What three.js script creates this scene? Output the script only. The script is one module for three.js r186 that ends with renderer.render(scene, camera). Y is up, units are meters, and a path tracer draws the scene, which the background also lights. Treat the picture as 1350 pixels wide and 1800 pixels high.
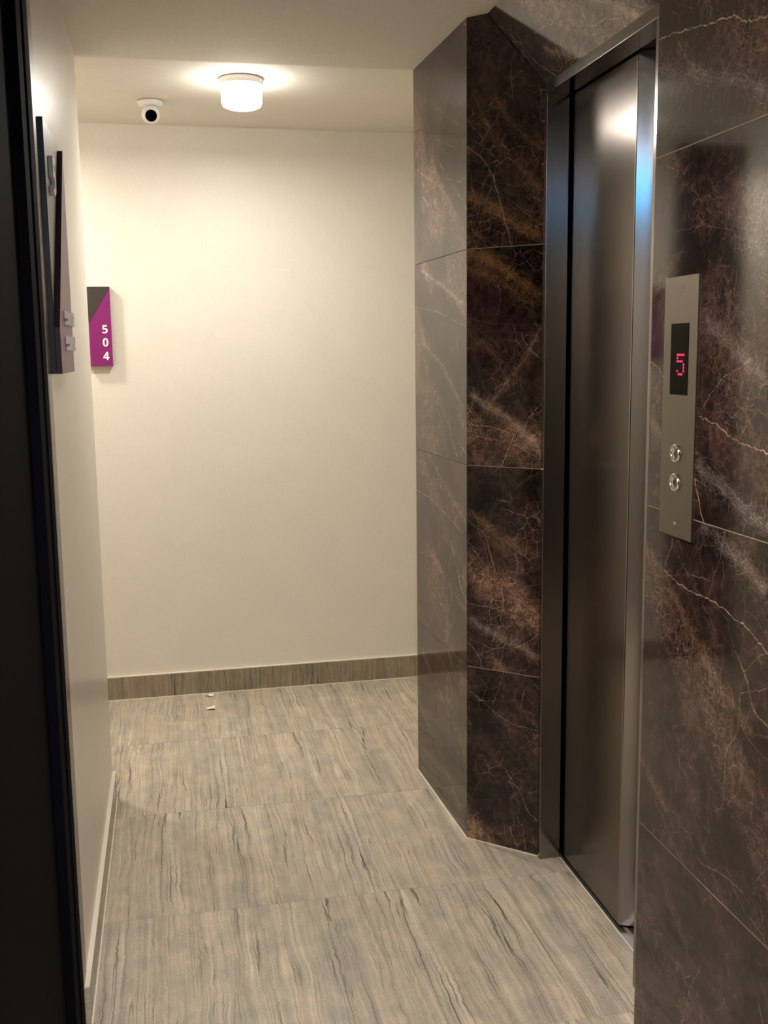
import * as THREE from 'three';
import { RectAreaLightUniformsLib } from 'three/addons/lights/RectAreaLightUniformsLib.js';
import { RoundedBoxGeometry } from 'three/addons/geometries/RoundedBoxGeometry.js';
import { TextGeometry } from 'three/addons/geometries/TextGeometry.js';
import { FontLoader } from 'three/addons/loaders/FontLoader.js';
import { mergeGeometries } from 'three/addons/utils/BufferGeometryUtils.js';

// ---------------------------------------------------------------- camera, lamps, exposure
const scene = new THREE.Scene();
scene.background = new THREE.Color(0x000000);
const camera = new THREE.PerspectiveCamera(2 * Math.atan(900 / 1863.5) * 180 / Math.PI, 1350 / 1800, 0.05, 50);
camera.position.set(0, 1.6183, 0);
camera.rotation.order = 'YXZ';
camera.rotation.set(-0.1508, -0.1979, -0.0122);
scene.add(camera);
const renderer = new THREE.WebGLRenderer({ antialias: true });
renderer.toneMapping = THREE.LinearToneMapping;
renderer.toneMappingExposure = 2.0;
renderer.shadowMap.enabled = true;
RectAreaLightUniformsLib.init();
const LAMPS = [   // ceiling drums: x, z, ceiling height, radiance of the down-facing diffuser, colour, radius
  { at: [0.31, -4.13], y: 2.618, power: 210, color: [1, 0.94, 0.84], label: 'glowing round white ceiling lamp beside the security camera' },
  { at: [-0.9, -4.6], y: 2.618, power: 200, color: [1, 0.94, 0.84], label: 'round white ceiling lamp round the corner above the room 504 sign' },
  { at: [0.13, -0.5], y: 2.6, power: 1450, color: [1, 0.93, 0.85], can: true, label: 'white cylinder downlight on the ceiling above the near end of the corridor' },
];
const BLUE = { at: [-0.16, 2.5, 0.42], power: 10, color: [0.05, 0.45, 1] };

// ---------------------------------------------------------------- measures of the place (metres)
const H = 2.6, HF = 2.618;                       // near and far ceiling
const XL = -0.2611, ZC = -3.8411;                // left wall face and its corner
const A = [0.8944, ZC], B = [0.9185, -3.2332], C = [1.106, -3.0572];   // plan of the marble: far edge, corner, foot of the splay
const T = [0.9686, -3.1906];                     // where the splay's mitre meets the ceiling
const N = [1.0379, -2.1835];                     // far edge of the near marble wall
const C2 = [1.106, -2.31], T2 = [1.056, -2.217];
const YF = 2.375;                                // top of the steel frame
const ZEND = 1.6, XLEFT = -1.3, XRIGHT = 3.0;
const backZ = (x) => -4.9956 - 0.017 * x;

// ---------------------------------------------------------------- helpers
function rng(seed) { let s = seed >>> 0; return () => { s = (s + 0x6d2b79f5) >>> 0; let t = Math.imul(s ^ (s >>> 15), 1 | s); t = (t + Math.imul(t ^ (t >>> 7), 61 | t)) ^ t; return ((t ^ (t >>> 14)) >>> 0) / 4294967296; }; }
function hash2(x, y, s) { let h = Math.imul(x, 374761393) + Math.imul(y, 668265263) + Math.imul(s, 1274126177); h = Math.imul(h ^ (h >>> 13), 1274126177); return ((h ^ (h >>> 16)) >>> 0) / 4294967296; }
function noise(x, y, s) {
  const xi = Math.floor(x), yi = Math.floor(y), fx = x - xi, fy = y - yi, u = fx * fx * (3 - 2 * fx), v = fy * fy * (3 - 2 * fy);
  const a = hash2(xi, yi, s), b = hash2(xi + 1, yi, s), c = hash2(xi, yi + 1, s), d = hash2(xi + 1, yi + 1, s);
  return a + (b - a) * u + (c - a) * v + (a - b - c + d) * u * v;
}
function fbm(x, y, s, o) { let a = 0.5, r = 0, n = 0; for (let i = 0; i < o; i++) { r += a * noise(x, y, s + i * 17); n += a; a *= 0.5; x = x * 2.03 + 5.1; y = y * 2.03 + 1.7; } return r / n; }
function cellEdge(x, y, s) {   // F2 - F1 of scattered points
  const xi = Math.floor(x), yi = Math.floor(y); let d1 = 9, d2 = 9;
  for (let j = -1; j <= 1; j++) for (let i = -1; i <= 1; i++) {
    const px = xi + i + hash2(xi + i, yi + j, s), py = yi + j + hash2(xi + i, yi + j, s + 91), d = Math.hypot(px - x, py - y);
    if (d < d1) { d2 = d1; d1 = d; } else if (d < d2) d2 = d;
  }
  return d2 - d1;
}
const sst = (a, b, x) => { const t = Math.min(1, Math.max(0, (x - a) / (b - a))); return t * t * (3 - 2 * t); };
function texture(w, h, fill, srgb = true) {
  const data = new Uint8Array(w * h * 4), c = [0, 0, 0];
  for (let y = 0; y < h; y++) for (let x = 0; x < w; x++) { fill(x, y, c); const k = (y * w + x) * 4; data[k] = c[0]; data[k + 1] = c[1]; data[k + 2] = c[2]; data[k + 3] = 255; }
  const t = new THREE.DataTexture(data, w, h); t.magFilter = THREE.LinearFilter; t.minFilter = THREE.LinearMipmapLinearFilter; t.generateMipmaps = true;
  t.wrapS = t.wrapT = THREE.RepeatWrapping; if (srgb) t.colorSpace = THREE.SRGBColorSpace; t.needsUpdate = true; return t;
}
const clamp = (v) => v < 0 ? 0 : v > 255 ? 255 : v;

const used = {};
function numbered(n) { const k = used[n] = (used[n] ?? -1) + 1; return k ? n + '_' + String(k).padStart(3, '0') : n; }
function thing(name, label, category, pos = [0, 0, 0], group) {
  const g = new THREE.Group(); g.name = numbered(name); g.position.set(...pos); g.userData = { label, category }; if (group) g.userData.group = group; scene.add(g); return g;
}
function struct(name, label, category) { const g = new THREE.Group(); g.name = name; g.userData = { kind: 'structure', label, category }; scene.add(g); return g; }
function mesh(name, geo, mat, parent, pos) { const m = new THREE.Mesh(geo, mat); m.name = name; m.castShadow = m.receiveShadow = true; if (pos) m.position.set(...pos); parent.add(m); return m; }
function boxGeo(x0, x1, y0, y1, z0, z1, r = 0) {
  const g = r ? new RoundedBoxGeometry(x1 - x0, y1 - y0, z1 - z0, 2, r) : new THREE.BoxGeometry(x1 - x0, y1 - y0, z1 - z0);
  g.translate((x0 + x1) / 2, (y0 + y1) / 2, (z0 + z1) / 2); return g;
}
// prism with its front face on a plane: origin, unit axes ex / ey in the face, outline in metres; thickness goes backwards
function plate(origin, ex, ey, outline, thick, bevel = 0.0012, uv = [0, 0, 1, 1]) {
  const g = new THREE.ExtrudeGeometry(new THREE.Shape(outline.map((p) => new THREE.Vector2(...p))), { depth: thick - 2 * bevel, bevelEnabled: bevel > 0, bevelThickness: bevel, bevelSize: bevel, bevelOffset: -bevel, bevelSegments: 1, curveSegments: 8 });
  g.translate(0, 0, bevel - thick);
  const p = g.attributes.position, t = g.attributes.uv;
  for (let i = 0; i < p.count; i++) t.setXY(i, (p.getX(i) + uv[0]) / uv[2], (p.getY(i) + uv[1]) / uv[3]);
  const X = new THREE.Vector3(...ex).normalize(), Y = new THREE.Vector3(...ey).normalize(), Z = new THREE.Vector3().crossVectors(X, Y).normalize();
  Y.crossVectors(Z, X);
  g.applyMatrix4(new THREE.Matrix4().makeBasis(X, Y, Z).setPosition(...origin)); return g;
}
const rect = (a, b, c, d) => [[a, c], [b, c], [b, d], [a, d]];

// ---------------------------------------------------------------- materials
const MW = 1.25, MH = 0.84;   // metres covered by one marble picture
// veins traced on the stone: slab from below, width, strength, tone, then s / y pairs in metres on that slab
const VEINS_NEAR = [
  [3,2.6,0.9,0,-0.003,0.241,0.07,0.234,0.143,0.222,0.212,0.209,0.255,0.206,0.307,0.198,0.352,0.175,0.423,0.164],
  [3,1.6,0.7,0,0.213,0.254,0.221,0.231,0.218,0.22],
  [3,1.2,0.6,0,0.339,0.187,0.341,0.215],
  [3,6,0.6,2,0.001,0.186,0.049,0.162,0.088,0.145,0.149,0.133,0.219,0.112,0.294,0.093,0.355,0.076,0.385,0.059,0.423,0.041],
  [3,1.4,0.6,0,0.005,0.239,0.018,0.204],
  [3,4,0.5,0,0.083,0.215,0.122,0.18,0.148,0.152,0.172,0.139,0.207,0.122],
  [3,1.4,0.5,1,0.01,0.02,0.047,0.065,0.079,0.081,0.091,0.095],
  [3,1.4,0.5,1,0.143,0.116,0.111,0.09,0.092,0.072],
  [2,7,0.5,2,0.238,0.403,0.289,0.375,0.371,0.337,0.432,0.307,0.471,0.289],
  [2,1.4,0.7,0,0.243,0.231,0.271,0.26,0.323,0.294,0.373,0.308,0.408,0.325],
  [2,1.2,0.5,0,0.28,0.283,0.272,0.304,0.284,0.326],
  [2,2.2,0.8,0,0.224,0.211,0.302,0.198,0.341,0.182,0.383,0.172,0.481,0.16],
  [2,1.3,0.6,2,0.315,0.197,0.349,0.215,0.398,0.239,0.427,0.243],
  [2,7,0.7,2,0.218,0.115,0.271,0.098,0.316,0.087,0.371,0.063,0.433,0.043,0.491,0.026],
  [2,1.4,0.5,1,0.061,0.585,0.132,0.583,0.215,0.585,0.275,0.571,0.335,0.561],
  [2,5,0.4,2,0.376,0.541,0.454,0.504],
  [2,6,0.5,1,-0.003,0.194,0.068,0.162],
  [2,5,0.4,1,-0.004,0.46,0.049,0.481,0.086,0.513,0.135,0.543],
  [1,7,0.6,2,0.247,0.749,0.324,0.72,0.378,0.707,0.441,0.682,0.5,0.662],
  [1,1.6,0.8,1,0.127,0.701,0.123,0.678,0.098,0.642,0.094,0.628],
  [1,2.2,0.8,0,0.086,0.62,0.14,0.606,0.204,0.599,0.276,0.601,0.344,0.594,0.387,0.584,0.428,0.581,0.469,0.565,0.508,0.549],
  [1,7,0.45,1,0.1,0.616,0.129,0.58,0.17,0.551,0.222,0.515,0.272,0.481,0.332,0.453,0.399,0.416,0.463,0.383],
  [1,1.3,0.6,0,0.176,0.644,0.207,0.632,0.238,0.636,0.296,0.638],
  [1,1.3,0.7,0,0.337,0.688,0.343,0.66,0.337,0.632],
  [1,1.3,0.6,1,0.258,0.585,0.29,0.569,0.321,0.541,0.332,0.515],
  [1,5,0.5,1,-0.021,0.652,0.029,0.642,0.086,0.614],
  [1,5,0.5,1,0.004,0.154,0.044,0.136,0.089,0.107,0.146,0.085],
  [1,1.3,0.5,0,0.418,0.445,0.513,0.487],
  [1,5,0.3,1,0.287,0.085,0.362,0.024,0.452,-0.023],
  [0,5,0.25,1,0.083,0.482,0.173,0.393,0.281,0.323]];
const VEINS_SPLAY = [
  [3,1.6,0.7,1,0.003,0.005,0.038,0.062,0.076,0.16,0.114,0.272,0.123,0.32],
  [3,1.4,0.6,1,0.003,0.233,0.057,0.228,0.114,0.189,0.161,0.169],
  [3,8,0.8,3,-0.001,0.166,0.076,0.126,0.152,0.071,0.245,0.023],
  [3,5,0.4,3,0.094,0.436,0.15,0.349,0.242,0.274],
  [3,1.5,0.6,0,0.003,0.098,0.077,0.106,0.162,0.067],
  [3,1.2,0.5,0,0.153,0.004,0.161,0.087,0.179,0.151],
  [3,6,0.35,3,0.028,0.445,0.076,0.341,0.188,0.215,0.243,0.162],
  [2,9,0.9,3,-0.001,0.666,0.077,0.636,0.153,0.586,0.247,0.516],
  [2,6,0.7,3,-0.001,0.614,0.096,0.575,0.21,0.504],
  [2,1.3,0.7,2,0.106,0.558,0.116,0.524,0.105,0.464],
  [2,3,0.7,1,0.251,0.435,0.211,0.352,0.155,0.283,0.098,0.213,0.069,0.169],
  [2,7,0.7,0,0.003,0.23,0.059,0.195,0.117,0.17,0.175,0.127,0.246,0.068],
  [2,2,0.8,0,0.003,0.132,0.098,0.122,0.166,0.101],
  [2,2,0.8,0,0.162,0.101,0.138,0.038,0.118,-0.002],
  [2,1.3,0.6,0,0.019,0.096,0.079,0.089,0.157,0.074,0.242,0.034],
  [2,1.2,0.5,1,0.003,0.458,0.116,0.438,0.248,0.432],
  [2,5,0.35,3,0.003,0.371,0.058,0.388,0.117,0.318],
  [1,6,0.6,1,0.003,0.518,0.06,0.476,0.119,0.436,0.198,0.406,0.246,0.392],
  [1,1.5,0.7,0,0.003,0.211,0.101,0.204,0.18,0.185,0.252,0.173],
  [1,5,0.6,0,0.003,0.164,0.081,0.126,0.161,0.1,0.251,0.066],
  [1,1.3,0.6,0,0.003,0.005,0.04,0.045,0.101,0.073,0.141,0.116],
  [1,1.3,0.4,1,0.243,0.649,0.167,0.592,0.079,0.514],
  [0,2,0.6,0,0.009,0.512,0.061,0.482,0.122,0.445,0.173,0.425,0.252,0.421],
  [0,1.3,0.6,0,0.132,0.595,0.122,0.559,0.098,0.489],
  [0,1.6,0.5,1,0.02,0.151,0.051,0.217,0.082,0.283,0.133,0.351],
  [0,5,0.4,1,0.011,0.069,0.083,0.056,0.165,0.026]];
const VEINS_FAR = [
  [2,3,0.7,0,0.087,0.644,0.331,0.58,0.577,0.503],
  [2,1.6,0.7,0,0.007,0.518,0.297,0.491,0.577,0.438],
  [2,4,0.6,1,0.096,0.394,0.328,0.316,0.576,0.184],
  [1,5,0.6,1,0.018,0.732,0.288,0.602,0.605,0.471],
  [1,1.6,0.8,0,0.012,0.508,0.216,0.493,0.452,0.457,0.593,0.429],
  [1,5,0.5,1,0.101,0.329,0.352,0.252,0.593,0.178],
  [1,4,0.5,1,0.016,0.073,0.207,-0.01,0.415,-0.056],
  [0,5,0.5,1,0.012,0.514,0.312,0.406,0.604,0.284],
  [3,3,0.5,1,0.043,0.324,0.336,0.223,0.578,0.068],
  [3,1.5,0.5,0,0.241,0.512,0.432,0.419,0.578,0.364],
  [0,4,0.4,1,0.006,0.285,0.308,0.171,0.573,0.051],
  [3,1.5,0.4,0,0.063,0.513,0.205,0.41,0.492,0.321]];
function marble(seed, warm, web, traced = []) {   // traced: [vein record, s offset, y offset] drawn where the photo shows them
  const w = 1280, h = 860, ca = Math.cos(0.72), sa = Math.sin(0.72), ppm = w / MW, r = rng(seed);
  const cv = document.createElement('canvas'); cv.width = w; cv.height = h;
  const ctx = cv.getContext('2d'), img = ctx.createImageData(w, h), mask = new Float32Array(w * h);
  for (let py = 0; py < h; py++) for (let px = 0; px < w; px++) {
    const x = px / ppm, y = py / ppm;
    const wx = fbm(x * 4, y * 4, seed, 3) - 0.5, wy = fbm(x * 4 + 9, y * 4 + 3, seed + 5, 3) - 0.5;
    const jx = noise(x * 55, y * 55, seed + 8) - 0.5, jy = noise(x * 55, y * 55, seed + 9) - 0.5;
    const X = x + wx * 0.08 + jx * 0.007, Y = y + wy * 0.08 + jy * 0.007;
    const along = X * ca + Y * sa, across = Y * ca - X * sa;               // bands run down to the right
    const b = sst(0.5, 0.72, fbm(along * 1.7, across * 7, seed + 20, 4));
    const cloud = fbm(x * 10 + wx * 2, y * 10 + wy * 2, seed + 30, 5), fine = fbm(x * 75, y * 75, seed + 40, 3);
    const patch = sst(0.42, 0.66, fbm(x * 9, y * 9, seed + 70, 3));
    const c1 = cellEdge(X * 52, Y * 52, seed + 50), c2 = cellEdge(X * 22, Y * 22, seed + 60), c3 = cellEdge(X * 105, Y * 105, seed + 65);
    const v = web * ((1 - sst(0, 0.1, c1)) * (0.08 + 0.5 * patch) * (0.35 + 0.9 * b) + (1 - sst(0, 0.055, c2)) * (0.06 + 0.38 * patch) + (1 - sst(0, 0.2, c3)) * b * 0.4);
    const d = 0.62 + 1.1 * (cloud - 0.4) + (fine - 0.5) * 0.8, bw = b * (0.25 + 0.95 * fine) * warm;
    let R = 62 * d + 64 * bw, G = 45 * d + 46 * bw, Bc = 43 * d + 34 * bw; const m = Math.min(0.75, v);
    R += (194 - R) * m; G += (163 - G) * m; Bc += (136 - Bc) * m;
    const k = (py * w + px) * 4; img.data[k] = clamp(R); img.data[k + 1] = clamp(G); img.data[k + 2] = clamp(Bc); img.data[k + 3] = 255; mask[py * w + px] = b;
  }
  ctx.putImageData(img, 0, 0); ctx.lineCap = 'round'; ctx.lineJoin = 'round';
  function vein(x, y, dir, length, width, alpha, tone, depth) {             // a crack that kinks, swells and branches
    let a = dir, left = length, ww = width;
    while (left > 0) {
      const st = 5 + r() * 16; a = dir + (a - dir) * 0.75 + (r() - 0.5) * 0.75; ww = Math.max(0.5, Math.min(width * 1.8, ww * (0.8 + r() * 0.42)));
      const nx = x + Math.cos(a) * st, ny = y + Math.sin(a) * st;
      ctx.strokeStyle = `rgba(${tone[0]},${tone[1]},${tone[2]},${alpha * (0.35 + 0.65 * r())})`; ctx.lineWidth = ww; ctx.beginPath(); ctx.moveTo(x, y); ctx.lineTo(nx, ny); ctx.stroke();
      if (depth && r() < 0.11) vein(nx, ny, a + (r() < 0.5 ? 1 : -1) * (0.4 + r() * 0.8), left * (0.15 + 0.35 * r()), ww * 0.6, alpha * 0.75, tone, depth - 1);
      x = nx; y = ny; left -= st; if (x < -40 || y < -40 || x > w + 40 || y > h + 40) break;
    }
  }
  const cream = [222, 200, 178], tan = [192, 150, 106], grey = [190, 178, 172], tones = [cream, tan, grey, [206, 150, 92]];
  for (const [v, so, yo] of traced) {
    const [, width, alpha, tone, ...q] = v, pts = []; for (let i = 0; i < q.length; i += 2) pts.push([(q[i] + so) * ppm, h - (q[i + 1] + yo) * ppm]);
    const line = (off, lw, al) => {
      let [x, y] = pts[0]; y += off;
      for (let i = 1; i < pts.length; i++) {
        const L = Math.hypot(pts[i][0] - pts[i - 1][0], pts[i][1] - pts[i - 1][1]), n = Math.max(1, Math.round(L / 9));
        for (let k = 1; k <= n; k++) {
          const f = k / n, nx = pts[i - 1][0] + (pts[i][0] - pts[i - 1][0]) * f + (r() - 0.5) * 5, ny = pts[i - 1][1] + (pts[i][1] - pts[i - 1][1]) * f + off * (0.5 + r()) + (r() - 0.5) * 5;
          ctx.strokeStyle = `rgba(${tones[tone].join(',')},${al * (0.45 + 0.55 * r())})`; ctx.lineWidth = lw * (0.6 + 0.8 * r()); ctx.beginPath(); ctx.moveTo(x, y); ctx.lineTo(nx, ny); ctx.stroke();
          if (width >= 3) for (let m = 0; m < 5; m++) if (r() < 0.6) vein(nx + (r() - 0.5) * width * 7, ny + (r() - 0.5) * width * 5, r() * 6.3, 8 + r() * 30, 0.9, alpha * 0.55, tones[tone], 1);
          if (width >= 3 && r() < 0.5) { const rr = width * (1.5 + 2.5 * r()), gr = ctx.createRadialGradient(nx, ny, 0, nx, ny, rr); gr.addColorStop(0, `rgba(${tones[tone].join(',')},${alpha * 0.12})`); gr.addColorStop(1, `rgba(${tones[tone].join(',')},0)`); ctx.fillStyle = gr; ctx.fillRect(nx - rr, ny - rr, 2 * rr, 2 * rr); }
          x = nx; y = ny;
        }
      }
    };
    if (width < 3) line(0, width, alpha); else for (let k = 0; k < 3; k++) line((k - 1) * width * 1.1, 1.3, alpha * 0.6);
  }
  const count = traced.length ? 4 : 12;
  for (let i = 0; i < count; i++) vein((r() * 1.4 - 0.4) * w, (r() * 1.1 - 0.25) * h, 0.72 + (r() - 0.5) * 0.45, 500 + r() * 900, 1.1 + r() * 1.5, 0.6 + r() * 0.35, [cream, tan, grey][i % 3], 2);
  for (let i = 0; i < 16; i++) vein(r() * w, r() * h, (r() < 0.45 ? 0.72 : -1.2) + (r() - 0.5) * 0.9, 90 + r() * 260, 0.9 + r() * 0.7, 0.55, [cream, tan, grey][i % 3], 2);
  for (let i = 0; i < 900; i++) {                                          // hair cracks crowding in the pale bands
    const x = r() * w, y = r() * h, m = mask[(y | 0) * w + (x | 0)]; if (r() > 0.12 + 0.88 * m) continue;
    vein(x, y, r() * 6.3, 14 + r() * 55, 0.7 + 0.5 * r(), 0.3 + 0.35 * r(), r() < 0.6 ? tan : cream, 1);
  }
  const t = new THREE.CanvasTexture(cv); t.colorSpace = THREE.SRGBColorSpace; t.wrapS = t.wrapT = THREE.RepeatWrapping; return t;
}
const marbleMat = (...a) => new THREE.MeshPhysicalMaterial({ map: marble(...a), roughness: 0.075, ior: 1.46 });
const on = (list, i, so = 0.02) => list.filter((v) => v[0] === i).map((v) => [v, so, 0.02]);
const nearMats = [[11, 0.35, 0.45], [83, 0.35, 0.5], [29, 0.4, 0.5], [61, 0.45, 0.55]].map((m, i) => marbleMat(...m, on(VEINS_NEAR, i)));
const splayMat = marbleMat(47, 1.45, 1.35, [0, 1, 2, 3].flatMap((i) => on(VEINS_SPLAY, i, 0.04 + i * 0.3)));
const farMats = [0, 1].map((k) => marbleMat(101 + k * 8, 0.5, 0.6, [0, 1].flatMap((i) => on(VEINS_FAR, k * 2 + i, 0.01 + i * 0.62))));

const SW = 1.44;              // metres covered by the vein-cut stone picture
const stoneMap = texture(2048, 1024, (px, py, c) => {
  const x = px / 2048 * SW, y = py / 1024 * SW;
  const q = x + 0.018 * (fbm(x * 4, y * 2.6, 3, 3) - 0.5) + 0.02 * (fbm(x * 14, y * 6, 5, 3) - 0.5) + 0.004 * (noise(x * 40, y * 60, 6) - 0.5);
  const broad = fbm(q * 12, y * 0.5, 11, 3), mid = fbm(q * 70, y * 1.1, 21, 3), thin = fbm(q * 230, y * 3, 31, 2), speck = noise(x * 480, y * 320, 41), spot = fbm(x * 30, y * 17, 45, 3);
  const line = (f, g, s, wd, m, n) => (1 - sst(0, wd, Math.abs(fbm(q * f, y * g, s, 3) - 0.5))) * sst(0.28, 0.6, noise(x * m, y * n, s + 4));
  const l1 = line(30, 0.35, 51, 0.013, 8, 1.3), l2 = line(58, 0.5, 61, 0.018, 14, 1.8), l3 = line(80, 1, 81, 0.03, 20, 5), pale = sst(0.6, 0.76, fbm(q * 36, y * 0.7, 71, 3));
  let v = 0.92 + 0.08 * (broad - 0.5) + 0.13 * (mid - 0.5) + 0.18 * (thin - 0.5) + 0.1 * (speck - 0.5) + 0.16 * (spot - 0.5);
  v += 0.08 * pale; v *= 1 - 0.42 * l1 - 0.3 * l2 - 0.18 * l3;
  const hue = (broad - 0.5) * 8 + (spot - 0.5) * 8;
  c[0] = clamp(203 * v + hue); c[1] = clamp(190 * v); c[2] = clamp(171 * v - hue);
});
const stone = new THREE.MeshPhysicalMaterial({ map: stoneMap, roughness: 0.3 });
const stoneSkirt = new THREE.MeshPhysicalMaterial({ map: stoneMap, color: 0xcac5ba, roughness: 0.3 });
const grout = new THREE.MeshStandardMaterial({ color: 0x9a8a74, roughness: 0.9 });
const jointMat = new THREE.MeshStandardMaterial({ color: 0xa39485, roughness: 0.7 });
const caulk = new THREE.MeshStandardMaterial({ color: 0xe9e0d0, roughness: 0.6 });

const paintBump = texture(512, 512, (x, y, c) => { const v = 128 + 90 * (fbm(x / 5, y / 5, 7, 3) - 0.5) + 50 * (fbm(x / 19, y / 19, 8, 2) - 0.5); c[0] = c[1] = c[2] = clamp(v); }, false);
paintBump.repeat.set(3, 3);
const paintTone = texture(512, 512, (x, y, c) => { const v = 1 + 0.02 * (fbm(x / 70, y / 70, 9, 4) - 0.5) + 0.02 * (noise(x / 2, y / 2, 12) - 0.5); c[0] = clamp(229 * v); c[1] = clamp(222 * v); c[2] = clamp(209 * v); });
const paint = new THREE.MeshPhysicalMaterial({ map: paintTone, bumpMap: paintBump, bumpScale: 0.0004, roughness: 0.5 });
const satin = new THREE.MeshPhysicalMaterial({ map: paintTone, bumpMap: paintBump, bumpScale: 0.00005, roughness: 0.28 });
const ceilPaint = new THREE.MeshStandardMaterial({ map: paintTone, bumpMap: paintBump, bumpScale: 0.0003, roughness: 0.85 });
const core = new THREE.MeshStandardMaterial({ color: 0x6d655c, roughness: 0.95 });

function brushed(seed) {   // vertical hairlines
  return texture(512, 256, (x, y, c) => { const v = 170 + 34 * (fbm(x / 1.3, y / 120, seed, 2) - 0.5) + 14 * (fbm(x / 40, y / 60, seed + 3, 3) - 0.5); c[0] = c[1] = c[2] = clamp(v); }, false);
}
const brush = brushed(5);
const steel = new THREE.MeshPhysicalMaterial({ color: 0x68615b, metalness: 1, roughness: 0.2, anisotropy: 0.5 });
const steelFrame = new THREE.MeshPhysicalMaterial({ color: 0x8c8783, metalness: 1, roughness: 0.17 });
const steelPlate = new THREE.MeshPhysicalMaterial({ color: 0x857d74, metalness: 1, roughness: 0.5, roughnessMap: brush });
const chrome = new THREE.MeshStandardMaterial({ color: 0xd8d4cc, metalness: 1, roughness: 0.12 });
const sillMetal = new THREE.MeshStandardMaterial({ color: 0x9a9c9c, metalness: 0.9, roughness: 0.4 });
const dark = new THREE.MeshStandardMaterial({ color: 0x0b0b0c, roughness: 0.6 });
const blackGlass = new THREE.MeshPhysicalMaterial({ color: 0x030304, roughness: 0.35, specularIntensity: 0.08 });
const led = new THREE.MeshStandardMaterial({ color: 0x200000, emissive: 0xff1838, emissiveIntensity: 2.4, roughness: 0.5 });
const doorWood = new THREE.MeshPhysicalMaterial({ color: 0x090911, roughness: 0.8, specularIntensity: 0.06 });
const stripMat = new THREE.MeshPhysicalMaterial({ color: 0x6d5f54, roughness: 0.3 });
const white = new THREE.MeshStandardMaterial({ color: 0xf4f0ec, roughness: 0.5 });
const magenta = new THREE.MeshPhysicalMaterial({ color: 0x801266, roughness: 0.4 });
const charcoal = new THREE.MeshPhysicalMaterial({ color: 0x37302f, roughness: 0.35 });
const plastic = new THREE.MeshPhysicalMaterial({ color: 0xe8e4de, roughness: 0.35 });

// ---------------------------------------------------------------- floor
const floor = struct('floor', 'vein-cut beige stone tile floor of the lift lobby', 'floor');
mesh('screed', boxGeo(XLEFT - 0.15, XRIGHT + 0.15, -0.15, -0.002, -5.3, ZEND + 0.15), grout, floor);
{
  const r = rng(31), P = 0.71, gap = 0.0007;
  for (let i = -1; i <= 2; i++) for (let k = -3; k <= 6; k++) {
    let x0 = 0.942 + (i - 1) * 2 * P, x1 = x0 + 2 * P, z0 = -2.945 + (k - 1) * P, z1 = z0 + P;
    const cross = z1 < ZC + 0.3;                                  // side passage runs left and right
    if (!cross && (x1 < -0.3 || x0 > 1.0)) continue;
    if (x0 > 0.9 && !cross) x1 = 1.172;
    x0 = Math.max(x0, XLEFT); x1 = Math.min(x1, XRIGHT); z0 = Math.max(z0, -5.06); z1 = Math.min(z1, ZEND);
    if (x1 - x0 < 0.02 || z1 - z0 < 0.02) continue;
    const g = plate([x0, 0, z1], [1, 0, 0], [0, 0, -1], rect(gap, x1 - x0 - gap, gap, z1 - z0 - gap), 0.01, 0.0006, [r() * 1.4, r() * 0.7, SW, SW]);
    mesh('tile', g, stone, floor);
  }
}

// ---------------------------------------------------------------- ceiling
const ceiling = struct('ceiling', 'cream painted ceiling with a slight step up over the side passage', 'ceiling');
mesh('near_panel', boxGeo(XL - 0.2, 1.75, H, H + 0.15, ZC - 0.004, ZEND + 0.15), ceilPaint, ceiling);
mesh('far_panel', boxGeo(XLEFT - 0.15, XRIGHT + 0.15, HF, HF + 0.15, -5.3, ZC - 0.005), ceilPaint, ceiling);

// ---------------------------------------------------------------- painted walls
function uvMetres(g, s = 1) {   // uv from position along the wall
  const p = g.attributes.position, n = g.attributes.normal, t = g.attributes.uv;
  for (let i = 0; i < p.count; i++) { const ax = Math.abs(n.getX(i)), ay = Math.abs(n.getY(i)); t.setXY(i, (ax > 0.7 ? p.getZ(i) : p.getX(i)) / s, (ay > 0.7 ? p.getZ(i) : p.getY(i)) / s); }
  return g;
}
const wallBack = struct('wall_back', 'cream painted wall closing the end of the corridor', 'wall');
{ const m = mesh('wall_panel', uvMetres(boxGeo(XLEFT - 0.15, XRIGHT + 0.15, -0.1, HF + 0.05, -0.15, 0)), paint, wallBack); m.position.z = -4.9956; m.rotation.y = 0.017; }
const wallLeft = struct('wall_left', 'cream satin painted wall carrying the floor sign', 'wall');
mesh('wall_panel', uvMetres(boxGeo(XL - 0.15, XL, -0.05, H + 0.03, ZC, -2.47)), satin, wallLeft);
mesh('wall_panel', uvMetres(boxGeo(XL - 0.15, XL, -0.05, H + 0.03, -1.3, ZEND)), satin, wallLeft);
mesh('wall_panel', uvMetres(boxGeo(XL - 0.15, XL, 2.48, H + 0.03, -2.47, -1.3)), satin, wallLeft);
mesh('passage_wall', uvMetres(boxGeo(XLEFT - 0.15, XL - 0.15, -0.05, HF + 0.03, ZC, ZC + 0.15)), paint, wallLeft);
mesh('passage_end', uvMetres(boxGeo(XLEFT - 0.15, XLEFT, -0.05, HF + 0.03, -5.2, ZC)), paint, wallLeft);
const wallFront = struct('wall_front', 'cream painted wall behind the viewer', 'wall');
mesh('wall_panel', uvMetres(boxGeo(XL - 0.15, 1.7, -0.05, H + 0.03, ZEND, ZEND + 0.15)), paint, wallFront);

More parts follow.
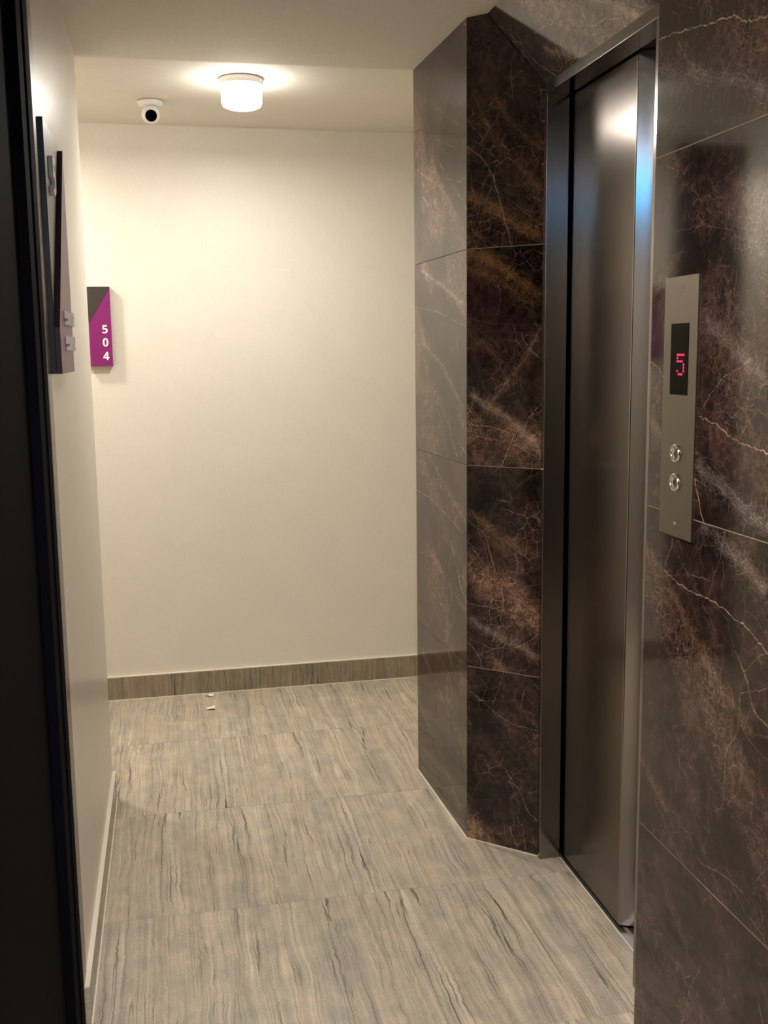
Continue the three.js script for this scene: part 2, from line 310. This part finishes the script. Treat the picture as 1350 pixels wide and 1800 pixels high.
// ---------------------------------------------------------------- marble wall on the right
const wallRight = struct('wall_right', 'polished dark brown veined marble wall around the lift', 'wall');
mesh('wall_core', boxGeo(0.95, 1.72, -0.05, HF, ZC + 0.03, -3.29), core, wallRight);
mesh('wall_core', boxGeo(1.066, 1.72, -0.05, H, -2.12, ZEND), core, wallRight);
mesh('wall_core', boxGeo(1.2, 1.72, 2.5, H, -3.29, -2.12), core, wallRight);
mesh('shaft_back', boxGeo(1.62, 1.72, -0.05, 2.5, -3.29, -2.12), core, wallRight);
mesh('passage_wall', uvMetres(boxGeo(1.72, XRIGHT + 0.15, -0.05, HF, ZC, ZC + 0.15)), paint, wallRight);
mesh('passage_wall', uvMetres(boxGeo(A[0] + 0.022, 1.72, -0.05, HF, ZC, ZC + 0.03)), paint, wallRight);
mesh('passage_end', uvMetres(boxGeo(XRIGHT, XRIGHT + 0.15, -0.05, HF, -5.2, ZC)), paint, wallRight);
{
  const slab = (P, Q, outline, mat, uv) => mesh('marble_slab', plate([P[0], 0, P[1]], [Q[0] - P[0], 0, Q[1] - P[1]], [0, 1, 0], outline, 0.02, 0.0011, uv), mat, wallRight);
  const joint = (P, Q, y) => { const L = len(P, Q), e = [(Q[0] - P[0]) / L, (Q[1] - P[1]) / L], nx = -e[1], nz = e[0]; mesh('joint_line', plate([P[0] - nx * 0.0006 + e[0] * 0.002, y, P[1] - nz * 0.0006 + e[1] * 0.002], [e[0], 0, e[1]], [0, 1, 0], rect(0, L - 0.004, -0.002, 0.002), 0.006, 0), jointMat, wallRight); };
  const len = (P, Q) => Math.hypot(Q[0] - P[0], Q[1] - P[1]), j = 0.0004;
  const LA = len(A, B), LB = len(B, C), ft = len(B, T), ys = [0, 0.597, 1.256, 1.925, H];
  for (let i = 0; i < 4; i++) {
    slab(A, B, rect(0, LA, ys[i] + j, ys[i + 1] - (i < 3 ? j : 0)), farMats[i >> 1], [0.01 + (i & 1) * 0.62, -ys[i] + 0.02, MW, MH]);
    slab(B, C, i < 3 ? rect(0, LB, ys[i] + j, ys[i + 1] - j) : [[0, ys[3] + j], [LB, ys[3] + j], [LB, YF], [ft, H], [0, H]], splayMat, [0.04 + i * 0.3, -ys[i] + 0.02, MW, MH]);
    if (i) joint(B, C, ys[i]);
  }
  // near wall: wide slabs, joints at 0.52 / 1.27 / 2.017
  const yn = [0, 0.5215, 1.2702, 2.0162, H], zs = [N[1], -1.02, 0.15, ZEND];
  for (let k = 0; k < 3; k++) for (let i = 0; i < 4; i++) {
    slab([N[0], zs[k]], [N[0], zs[k + 1]], rect(k ? j : 0, zs[k + 1] - zs[k] - (k < 2 ? j : 0), yn[i] + j, yn[i + 1] - (i < 3 ? j : 0)), nearMats[(i + k) % 4], [0.02, -yn[i] + 0.02, MW, MH]);
    if (i) joint([N[0], zs[k]], [N[0], zs[k + 1]], yn[i]);
  }
  // near splay and sloping head
  const L2 = len(C2, N), f2 = len(C2, T2);
  for (let i = 0; i < 4; i++) slab(C2, N, i < 3 ? rect(0, L2, yn[i] + j, yn[i + 1] - j) : [[0, yn[3] + j], [L2, yn[3] + j], [L2, H], [f2, H], [0, YF]], splayMat, [0.04 + i * 0.3, -yn[i] + 0.02, MW, MH]);
  const o = new THREE.Vector3(C[0], YF, C[1]), ex = new THREE.Vector3(0, 0, 1), top = new THREE.Vector3(T[0], H, T[1]).sub(o);
  const t2 = new THREE.Vector3(T2[0], H, T2[1]).sub(o), up = new THREE.Vector3(top.x, top.y, 0), h = up.length();
  mesh('marble_slab', plate([o.x, o.y, o.z], ex.toArray(), up.toArray(), [[0, 0], [C2[1] - C[1], 0], [t2.z, h], [top.z, h]], 0.02, 0.0011, [0.25, 0.1, MW, MH]), splayMat, wallRight);
}
const trim1 = struct('trim_1', 'pale caulk line along the foot of the marble', 'trim');
for (const [P, Q] of [[A, B], [B, C], [N, [N[0], ZEND]]]) {
  const L = Math.hypot(Q[0] - P[0], Q[1] - P[1]);
  mesh('caulk_line', plate([P[0] - 0.004, 0, P[1] + 0.001], [Q[0] - P[0], 0, Q[1] - P[1]], [0, 1, 0], rect(0, L, 0, 0.003), 0.006, 0.0005), caulk, trim1);
}

// ---------------------------------------------------------------- skirting
const skirtBack = struct('baseboard_back', 'beige stone skirting along the end wall', 'baseboard');
skirtBack.position.set(0, 0, -4.9956); skirtBack.rotation.y = 0.017;
{
  const r = rng(9); let x = -0.98;
  while (x < XRIGHT) { const c0 = Math.max(0.0006, -0.4 - x); mesh('skirting_tile', plate([x, 0, 0.012], [1, 0, 0], [0, 1, 0], rect(c0, 0.7094, 0.0012, 0.111), 0.012, 0.0006, [r() * 0.7, r(), SW, SW]), stoneSkirt, skirtBack); x += 0.71; }
  mesh('caulk_line', boxGeo(-0.4, XRIGHT, 0.1105, 0.1145, 0, 0.0125), caulk, skirtBack);  // white caulk that also paints the stone top edge lit from above
  mesh('caulk_line', boxGeo(-0.4, XRIGHT, 0, 0.0025, 0.0115, 0.0155), caulk, skirtBack);
}
const skirtLeft = struct('baseboard_left', 'beige stone skirting with white top along the left wall', 'baseboard');
{
  const r = rng(19);
  for (let z = ZC; z < -2.5; z += 0.71) { const L = Math.min(0.71, -2.47 - z); mesh('skirting_tile', plate([XL + 0.0125, 0, z + L], [0, 0, -1], [0, 1, 0], rect(0.0006, L - 0.0006, 0.001, 0.098), 0.0125, 0.0006, [r() * 0.7, r(), SW, SW]), stone, skirtLeft); }
  mesh('caulk_line', boxGeo(XL, XL + 0.013, 0.0975, 0.1015, ZC, -2.47), caulk, skirtLeft);  // caulk whose white also holds the lamplit top of the skirting
  mesh('caulk_line', boxGeo(XL + 0.012, XL + 0.016, 0, 0.002, ZC, -2.47), caulk, skirtLeft);
}

// ---------------------------------------------------------------- dark door in the left wall
const door1 = struct('door_1', 'dark navy wooden door and grooved frame at the left edge', 'door');
mesh('frame_post', boxGeo(XL - 0.12, XL, 0, 2.48, -2.47, -2.40, 0.003), doorWood, door1);
mesh('frame_post', boxGeo(XL - 0.12, XL - 0.004, 0, 2.48, -2.395, -2.355, 0.003), doorWood, door1);
mesh('frame_post', boxGeo(XL - 0.12, XL, 0, 2.48, -2.35, -2.28, 0.003), doorWood, door1);
mesh('frame_post', boxGeo(XL - 0.12, XL, 0, 2.48, -1.40, -1.3, 0.003), doorWood, door1);
mesh('frame_head', boxGeo(XL - 0.12, XL, 2.40, 2.48, -2.28, -1.40, 0.003), doorWood, door1);
mesh('door_leaf', boxGeo(XL - 0.06, XL - 0.02, 0.005, 2.40, -2.279, -1.401), doorWood, door1);
mesh('edge_strip', boxGeo(XL - 0.01, XL + 0.001, 0, H, -2.54, -2.4705), stripMat, door1).userData.label = 'narrow grey-brown strip along the door frame';  // flush strip, browner and darker than the wall paint

// narrow dark door beside room sign, round the corner: the near marble mirrors it
const door2 = struct('door_2', 'dark door on the end wall left of the room sign', 'door');
door2.position.set(-0.595, 0, backZ(-0.595)); door2.rotation.y = 0.017;
mesh('frame_post', boxGeo(-0.18, -0.15, 0, 2.6, 0, 0.02, 0.003), doorWood, door2);
mesh('frame_post', boxGeo(0.15, 0.185, 0, 2.6, 0, 0.02, 0.003), doorWood, door2);
mesh('frame_head', boxGeo(-0.18, 0.185, 2.56, 2.6, 0, 0.02, 0.003), doorWood, door2);
mesh('door_leaf', boxGeo(-0.149, 0.149, 0.005, 2.559, 0.0, 0.012), doorWood, door2);

const addedDoor3 = struct('door_3', 'dark double door added behind the viewer to darken the steel reflections', 'door');   // added, unseen: gives the steel edges something dark to mirror
mesh('frame_head', boxGeo(XL + 0.002, 1.03, 2.3, 2.36, ZEND - 0.03, ZEND, 0.003), doorWood, addedDoor3);
for (const [x0, x1] of [[XL + 0.002, XL + 0.06], [0.972, 1.03]]) mesh('frame_post', boxGeo(x0, x1, 0, 2.3, ZEND - 0.03, ZEND, 0.003), doorWood, addedDoor3);
for (const [x0, x1] of [[XL + 0.062, 0.384], [0.387, 0.97]]) mesh('door_leaf', boxGeo(x0, x1, 0.004, 2.298, ZEND - 0.02, ZEND), doorWood, addedDoor3);

// ---------------------------------------------------------------- lift entrance
const lift = thing('elevator_door', 'brushed steel lift door and frame recessed in the brown marble', 'elevator door', [1.103, 0, -3.0]);
{
  const L = (g) => g.translate(-1.103, 0, 3.0);
  const fx0 = 1.103, fx1 = 1.171, zf = -3.066, zi = -3.036;
  const post = (z0, z1) => mesh('frame_post', L(uvMetres(boxGeo(fx0, fx1, 0.001, 2.345, z0, z1, 0.0015), 0.5)), steelFrame, lift);
  post(zf, zi); post(-2.335, -2.305);
  mesh('frame_head', L(uvMetres(boxGeo(fx0, fx1, 2.345, YF, zf, -2.305, 0.0015), 0.5)), steelFrame, lift);
  mesh('head_box', L(boxGeo(1.174, 1.45, 2.352, 2.49, -3.2, -2.2)), dark, lift);
  const leaf = mesh('door_panel', L(uvMetres(boxGeo(1.179, 1.23, 0.014, 2.348, -3.12, -2.6, 0.0015), 0.5)), steel, lift);
  const nose = new THREE.ExtrudeGeometry(new THREE.Shape([[1.179, 2.6], [1.179, 2.594], [1.1805, 2.5925], [1.232, 2.569], [1.232, 2.6]].map((p) => new THREE.Vector2(...p))), { depth: 2.334, bevelEnabled: false });  // tilt added so this edge mirrors the blue light box
  mesh('leading_edge', L(nose.rotateX(-Math.PI / 2).translate(0, 0.014, 0)), steelFrame, leaf).userData.label = 'bare steel leading edge, angle added to mirror the blue light box';
  mesh('door_panel', L(uvMetres(boxGeo(1.242, 1.285, 0.014, 2.348, -2.66, -2.2, 0.0015), 0.5)), steel, lift);
  const sill = mesh('sill', L(mergeGeometries([boxGeo(1.1745, 1.196, -0.03, -0.001, -3.1, -2.25), boxGeo(1.196, 1.208, -0.03, -0.014, -3.1, -2.25), boxGeo(1.208, 1.25, -0.03, -0.001, -3.1, -2.25), boxGeo(1.25, 1.262, -0.03, -0.014, -3.1, -2.25), boxGeo(1.262, 1.33, -0.03, -0.001, -3.1, -2.25)])), sillMetal, lift);
  mesh('sill_edge', L(boxGeo(1.1715, 1.1748, -0.012, 0.001, -3.036, -2.36)), caulk, lift);
  mesh('shaft_liner', L(boxGeo(1.34, 1.36, -0.03, 2.35, -3.2, -2.2)), dark, lift);
}

// ---------------------------------------------------------------- call panel
const call = thing('elevator_call_panel', 'narrow brushed steel lift call panel with red digit display', 'call panel', [N[0], 1.4925, -2.042]);
{
  call.rotation.y = -Math.PI / 2;   // local x runs towards the viewer, local z out of the wall
  const ptGeo = plate([0, 0, 0.004], [1, 0, 0], [0, 1, 0], rect(-0.072, 0.072, -0.2695, 0.2695), 0.004, 0.0006, [0, 0, 0.5, 0.5]);
  mesh('face_plate', ptGeo, steelPlate, call);
  const disp = mesh('display', boxGeo(-0.0385, 0.0385, 0.0285, 0.1745, 0.002, 0.0048, 0.0004), blackGlass, call); disp.userData.label = 'black display window';
  const rows = ['11111', '10000', '11110', '00001', '00001', '10001', '01110'], dots = [];
  rows.forEach((s, rI) => [...s].forEach((ch, cI) => { if (ch === '1') { const d = new THREE.CylinderGeometry(0.0022, 0.0022, 0.0006, 10).rotateX(Math.PI / 2); d.translate(-0.0065 + cI * 0.0068, 0.1105 - rI * 0.0066, 0.0049); dots.push(d); } }));
  mesh('led_digit', mergeGeometries(dots), led, disp).userData.label = 'red dotted figure 5';
  for (const [y, dir] of [[-0.0935, 1], [-0.1545, -1]]) {
    const pts = [[0.0001, 0.006], [0.0125, 0.0062], [0.0135, 0.0055], [0.0138, 0.004]].map((p) => new THREE.Vector2(...p));
    const b = mesh('button', new THREE.LatheGeometry(pts, 32).rotateX(Math.PI / 2).translate(-0.004, y, 0), chrome, call);
    const ring = [[0.0142, 0.004], [0.0148, 0.0078], [0.0168, 0.0085], [0.019, 0.0075], [0.0195, 0.004]].map((p) => new THREE.Vector2(...p));
    mesh('ring', new THREE.LatheGeometry(ring, 32).rotateX(Math.PI / 2).translate(-0.004, y, 0), chrome, b);
    const tri = new THREE.ExtrudeGeometry(new THREE.Shape([[-0.005, -0.004 * dir], [0.005, -0.004 * dir], [0, 0.0055 * dir]].map((p) => new THREE.Vector2(...p))), { depth: 0.0004, bevelEnabled: false });
    mesh('arrow', tri.translate(-0.004, y, 0.0061), dark, b);
  }
  for (const y of [0.2455, -0.2415]) mesh('screw', new THREE.SphereGeometry(0.0042, 16, 8, 0, Math.PI * 2, 0, Math.PI / 2).scale(1, 0.6, 1).rotateX(Math.PI / 2).translate(0.001, y, 0.004), chrome, call);
}

// ---------------------------------------------------------------- signs
const font = await new FontLoader().loadAsync('fonts/droid/droid_sans_bold.typeface.json');
const edgePlum = new THREE.MeshPhysicalMaterial({ color: 0x2b0d24, roughness: 0.45 }), edgeNavy = new THREE.MeshPhysicalMaterial({ color: 0x15141c, roughness: 0.45 });
function text(s, size, depth, x, y, z) {
  const g = new TextGeometry(s, { font, size, depth, curveSegments: 6, bevelEnabled: false }); g.computeBoundingBox();
  const b = g.boundingBox; g.translate(x - (b.min.x + b.max.x) / 2, y - (b.min.y + b.max.y) / 2, z); return g;
}
const room = thing('room_sign', 'magenta and charcoal room sign reading 504 on the end wall', 'sign', [-0.32, 1.566, backZ(-0.32)]);
room.rotation.y = 0.017;
{
  const w0 = -0.026, w1 = 0.0795, h = 0.35, k = 0.15 / 0.092, yl = 0.342 - (w1 - w0) * k, t = 0.031;
  mesh('dark_panel', plate([0, 0, t], [1, 0, 0], [0, 1, 0], [[w0, yl], [w1, 0.342], [w1, h], [w0, h]], t, 0.0006), charcoal, room).userData.label = 'charcoal corner panel';
  mesh('magenta_panel', plate([0, 0, t], [1, 0, 0], [0, 1, 0], [[w0, 0], [w1, 0], [w1, 0.342], [w0, yl]], t, 0.0006), magenta, room).userData.label = 'magenta panel';
  [['5', 0.163], ['0', 0.105], ['4', 0.045]].forEach(([s, y], i) => mesh('numeral', text(s, 0.036, 0.002, 0.052, y, t), white, room));
}
const five = thing('floor_sign', 'large wall sign with white 5 and room numbers beside the dark door', 'sign', [XL, 1.575, -2.548]);
five.rotation.y = Math.PI / 2;      // local x runs away from the viewer, local z out of the wall
{
  const w = 0.327, h = 0.565;
  mesh('charcoal_board', plate([0, 0, 0.0125], [1, 0, 0], [0, 1, 0], rect(0, w, 0, h), 0.0125, 0.0006), [charcoal, edgeNavy], five);
  mesh('magenta_board', plate([0, 0, 0.0245], [1, 0, 0], [0, 1, 0], [[0, 0], [w, 0], [w, 0.55], [0, 0.105]], 0.012, 0.0006), [magenta, edgePlum], five);
  mesh('numeral', text('5', 0.086, 0.01, 0.1, 0.452, 0.0125), white, five);
  mesh('lettering', text('501-502', 0.035, 0.008, 0.213, 0.13, 0.0245), white, five);
  mesh('lettering', text('503-504', 0.035, 0.008, 0.217, 0.07, 0.0245), white, five);
}

// ---------------------------------------------------------------- security camera
const cctv = thing('security_camera', 'white turret security camera on the far ceiling', 'camera', [-0.024, HF, -4.53]);
{
  const base = [[0, 0], [0.05, 0], [0.05, -0.012], [0.044, -0.02], [0.03, -0.024], [0.0, -0.024]].map((p) => new THREE.Vector2(...p));
  mesh('base', new THREE.LatheGeometry(base, 40), plastic, cctv);
  const c = [0, -0.058, 0.02], dir = new THREE.Vector3(0.06, -0.34, 1).normalize(), q = new THREE.Quaternion().setFromUnitVectors(new THREE.Vector3(0, 1, 0), dir);
  const ballPts = [[0.0001, -0.036]]; for (let a = -80; a <= 48; a += 8) ballPts.push([0.036 * Math.cos(a * Math.PI / 180), 0.036 * Math.sin(a * Math.PI / 180)]);
  ballPts.push([0.0232, 0.0262], [0.0228, 0.024]);
  mesh('ball', new THREE.LatheGeometry(ballPts.map((p) => new THREE.Vector2(...p)), 40).applyQuaternion(q), plastic, cctv, c);
  const lens = [[0.0229, 0.0235], [0.0215, 0.0255], [0.012, 0.0262], [0.0115, 0.0245], [0.0001, 0.0262]].map((p) => new THREE.Vector2(...p));
  mesh('lens', new THREE.LatheGeometry(lens, 40).applyQuaternion(q), blackGlass, cctv, c);
}

// ---------------------------------------------------------------- ceiling lamps
const V2 = (list) => list.map((p) => new THREE.Vector2(...p));
for (const l of LAMPS) {
  const t = thing(l.can ? 'cylinder_downlight' : 'ceiling_lamp', l.label, 'lamp', [l.at[0], l.y, l.at[1]]);
  const glow = new THREE.MeshStandardMaterial({ color: 0xfffaf0, emissive: new THREE.Color().setRGB(...l.color).lerp(new THREE.Color(1, 1, 1), 0.5), emissiveIntensity: 13, roughness: 0.6 });
  const size = l.can ? 0.09 : 0.11, drop = l.can ? 0.055 : 0.107;
  if (l.can) {   // opaque can added round the deep-set diffuser to hide it from the steel
    mesh('can', new THREE.LatheGeometry(V2([[0, 0], [0.072, 0], [0.074, -0.002], [0.074, -0.082], [0.073, -0.083], [0.069, -0.083], [0.068, -0.082], [0.068, -0.05], [0, -0.05]]), 48), plastic, t);
    mesh('lamp_diffuser', new THREE.CylinderGeometry(0.066, 0.066, 0.003, 40).translate(0, -0.0518, 0), glow, t).userData.label = 'recessed glowing diffuser';
  } else {
    mesh('base', new THREE.LatheGeometry(V2([[0, 0], [0.078, 0], [0.08, -0.004], [0.08, -0.022], [0.076, -0.025], [0.07, -0.025]]), 48), plastic, t);
    mesh('lamp_diffuser', new THREE.LatheGeometry(V2([[0.074, -0.025], [0.0755, -0.04], [0.0745, -0.085], [0.069, -0.098], [0.055, -0.104], [0.0001, -0.104]]), 48), glow, t).userData.label = 'glowing opal diffuser';
  }
  const a = new THREE.RectAreaLight(new THREE.Color().setRGB(...l.color), l.power, size, size);
  a.name = 'lamp_light'; a.position.set(l.at[0], l.y - drop, l.at[1]); a.rotation.x = -Math.PI / 2; scene.add(a);
}
// blue light box under the ceiling behind the viewer: its glow shows on the steel
{
  const t = thing('light_box', 'small blue light box hung from the ceiling behind the viewer', 'light', [BLUE.at[0], H, BLUE.at[2]]);
  mesh('housing', boxGeo(-0.12, 0.12, -0.2, 0, 0, 0.04, 0.004), plastic, t);
  const g = new THREE.MeshStandardMaterial({ color: 0x101830, emissive: new THREE.Color().setRGB(...BLUE.color), emissiveIntensity: 2, roughness: 0.5 });
  mesh('light_face', boxGeo(-0.11, 0.11, -0.19, -0.01, -0.003, 0.001), g, t);
  const a = new THREE.RectAreaLight(new THREE.Color().setRGB(...BLUE.color), BLUE.power, 0.2, 0.17);
  a.name = 'box_light'; a.position.set(BLUE.at[0], H - 0.1, BLUE.at[2] - 0.005); scene.add(a);
}

// ---------------------------------------------------------------- white flecks on the floor
{
  const fleck = (x, z, w, d, seed, label) => {  // small uneven white sheets lying on the tiles
    const g = new THREE.PlaneGeometry(w, d, 8, 6).rotateX(-Math.PI / 2), p = g.attributes.position;
    for (let i = 0; i < p.count; i++) { const X = p.getX(i), Z = p.getZ(i), e = 1 - 0.35 * noise(X * 90, Z * 90, seed); p.setXYZ(i, X * e, 0.0015 + 0.008 * noise(X * 70 + 3, Z * 70, seed + 4), Z * e); }
    const back = g.clone(); back.scale(0.98, 1, 0.98); back.translate(0, -0.0012, 0); back.setIndex([...back.index.array].reverse());
    g.computeVertexNormals(); back.computeVertexNormals();
    const m = new THREE.Mesh(mergeGeometries([g, back]), white); m.name = numbered('white_fleck'); m.castShadow = m.receiveShadow = true; m.position.set(x, 0, z); m.userData = { label, category: 'fleck', group: 'flecks by the end wall' }; scene.add(m);
  };
  fleck(0.131, -4.94, 0.042, 0.022, 3, 'thin white scrap lying close against the end wall skirting');
  fleck(0.13, -4.755, 0.045, 0.05, 5, 'larger white uneven scrap on the floor tiles before the end wall');
}

renderer.render(scene, camera);
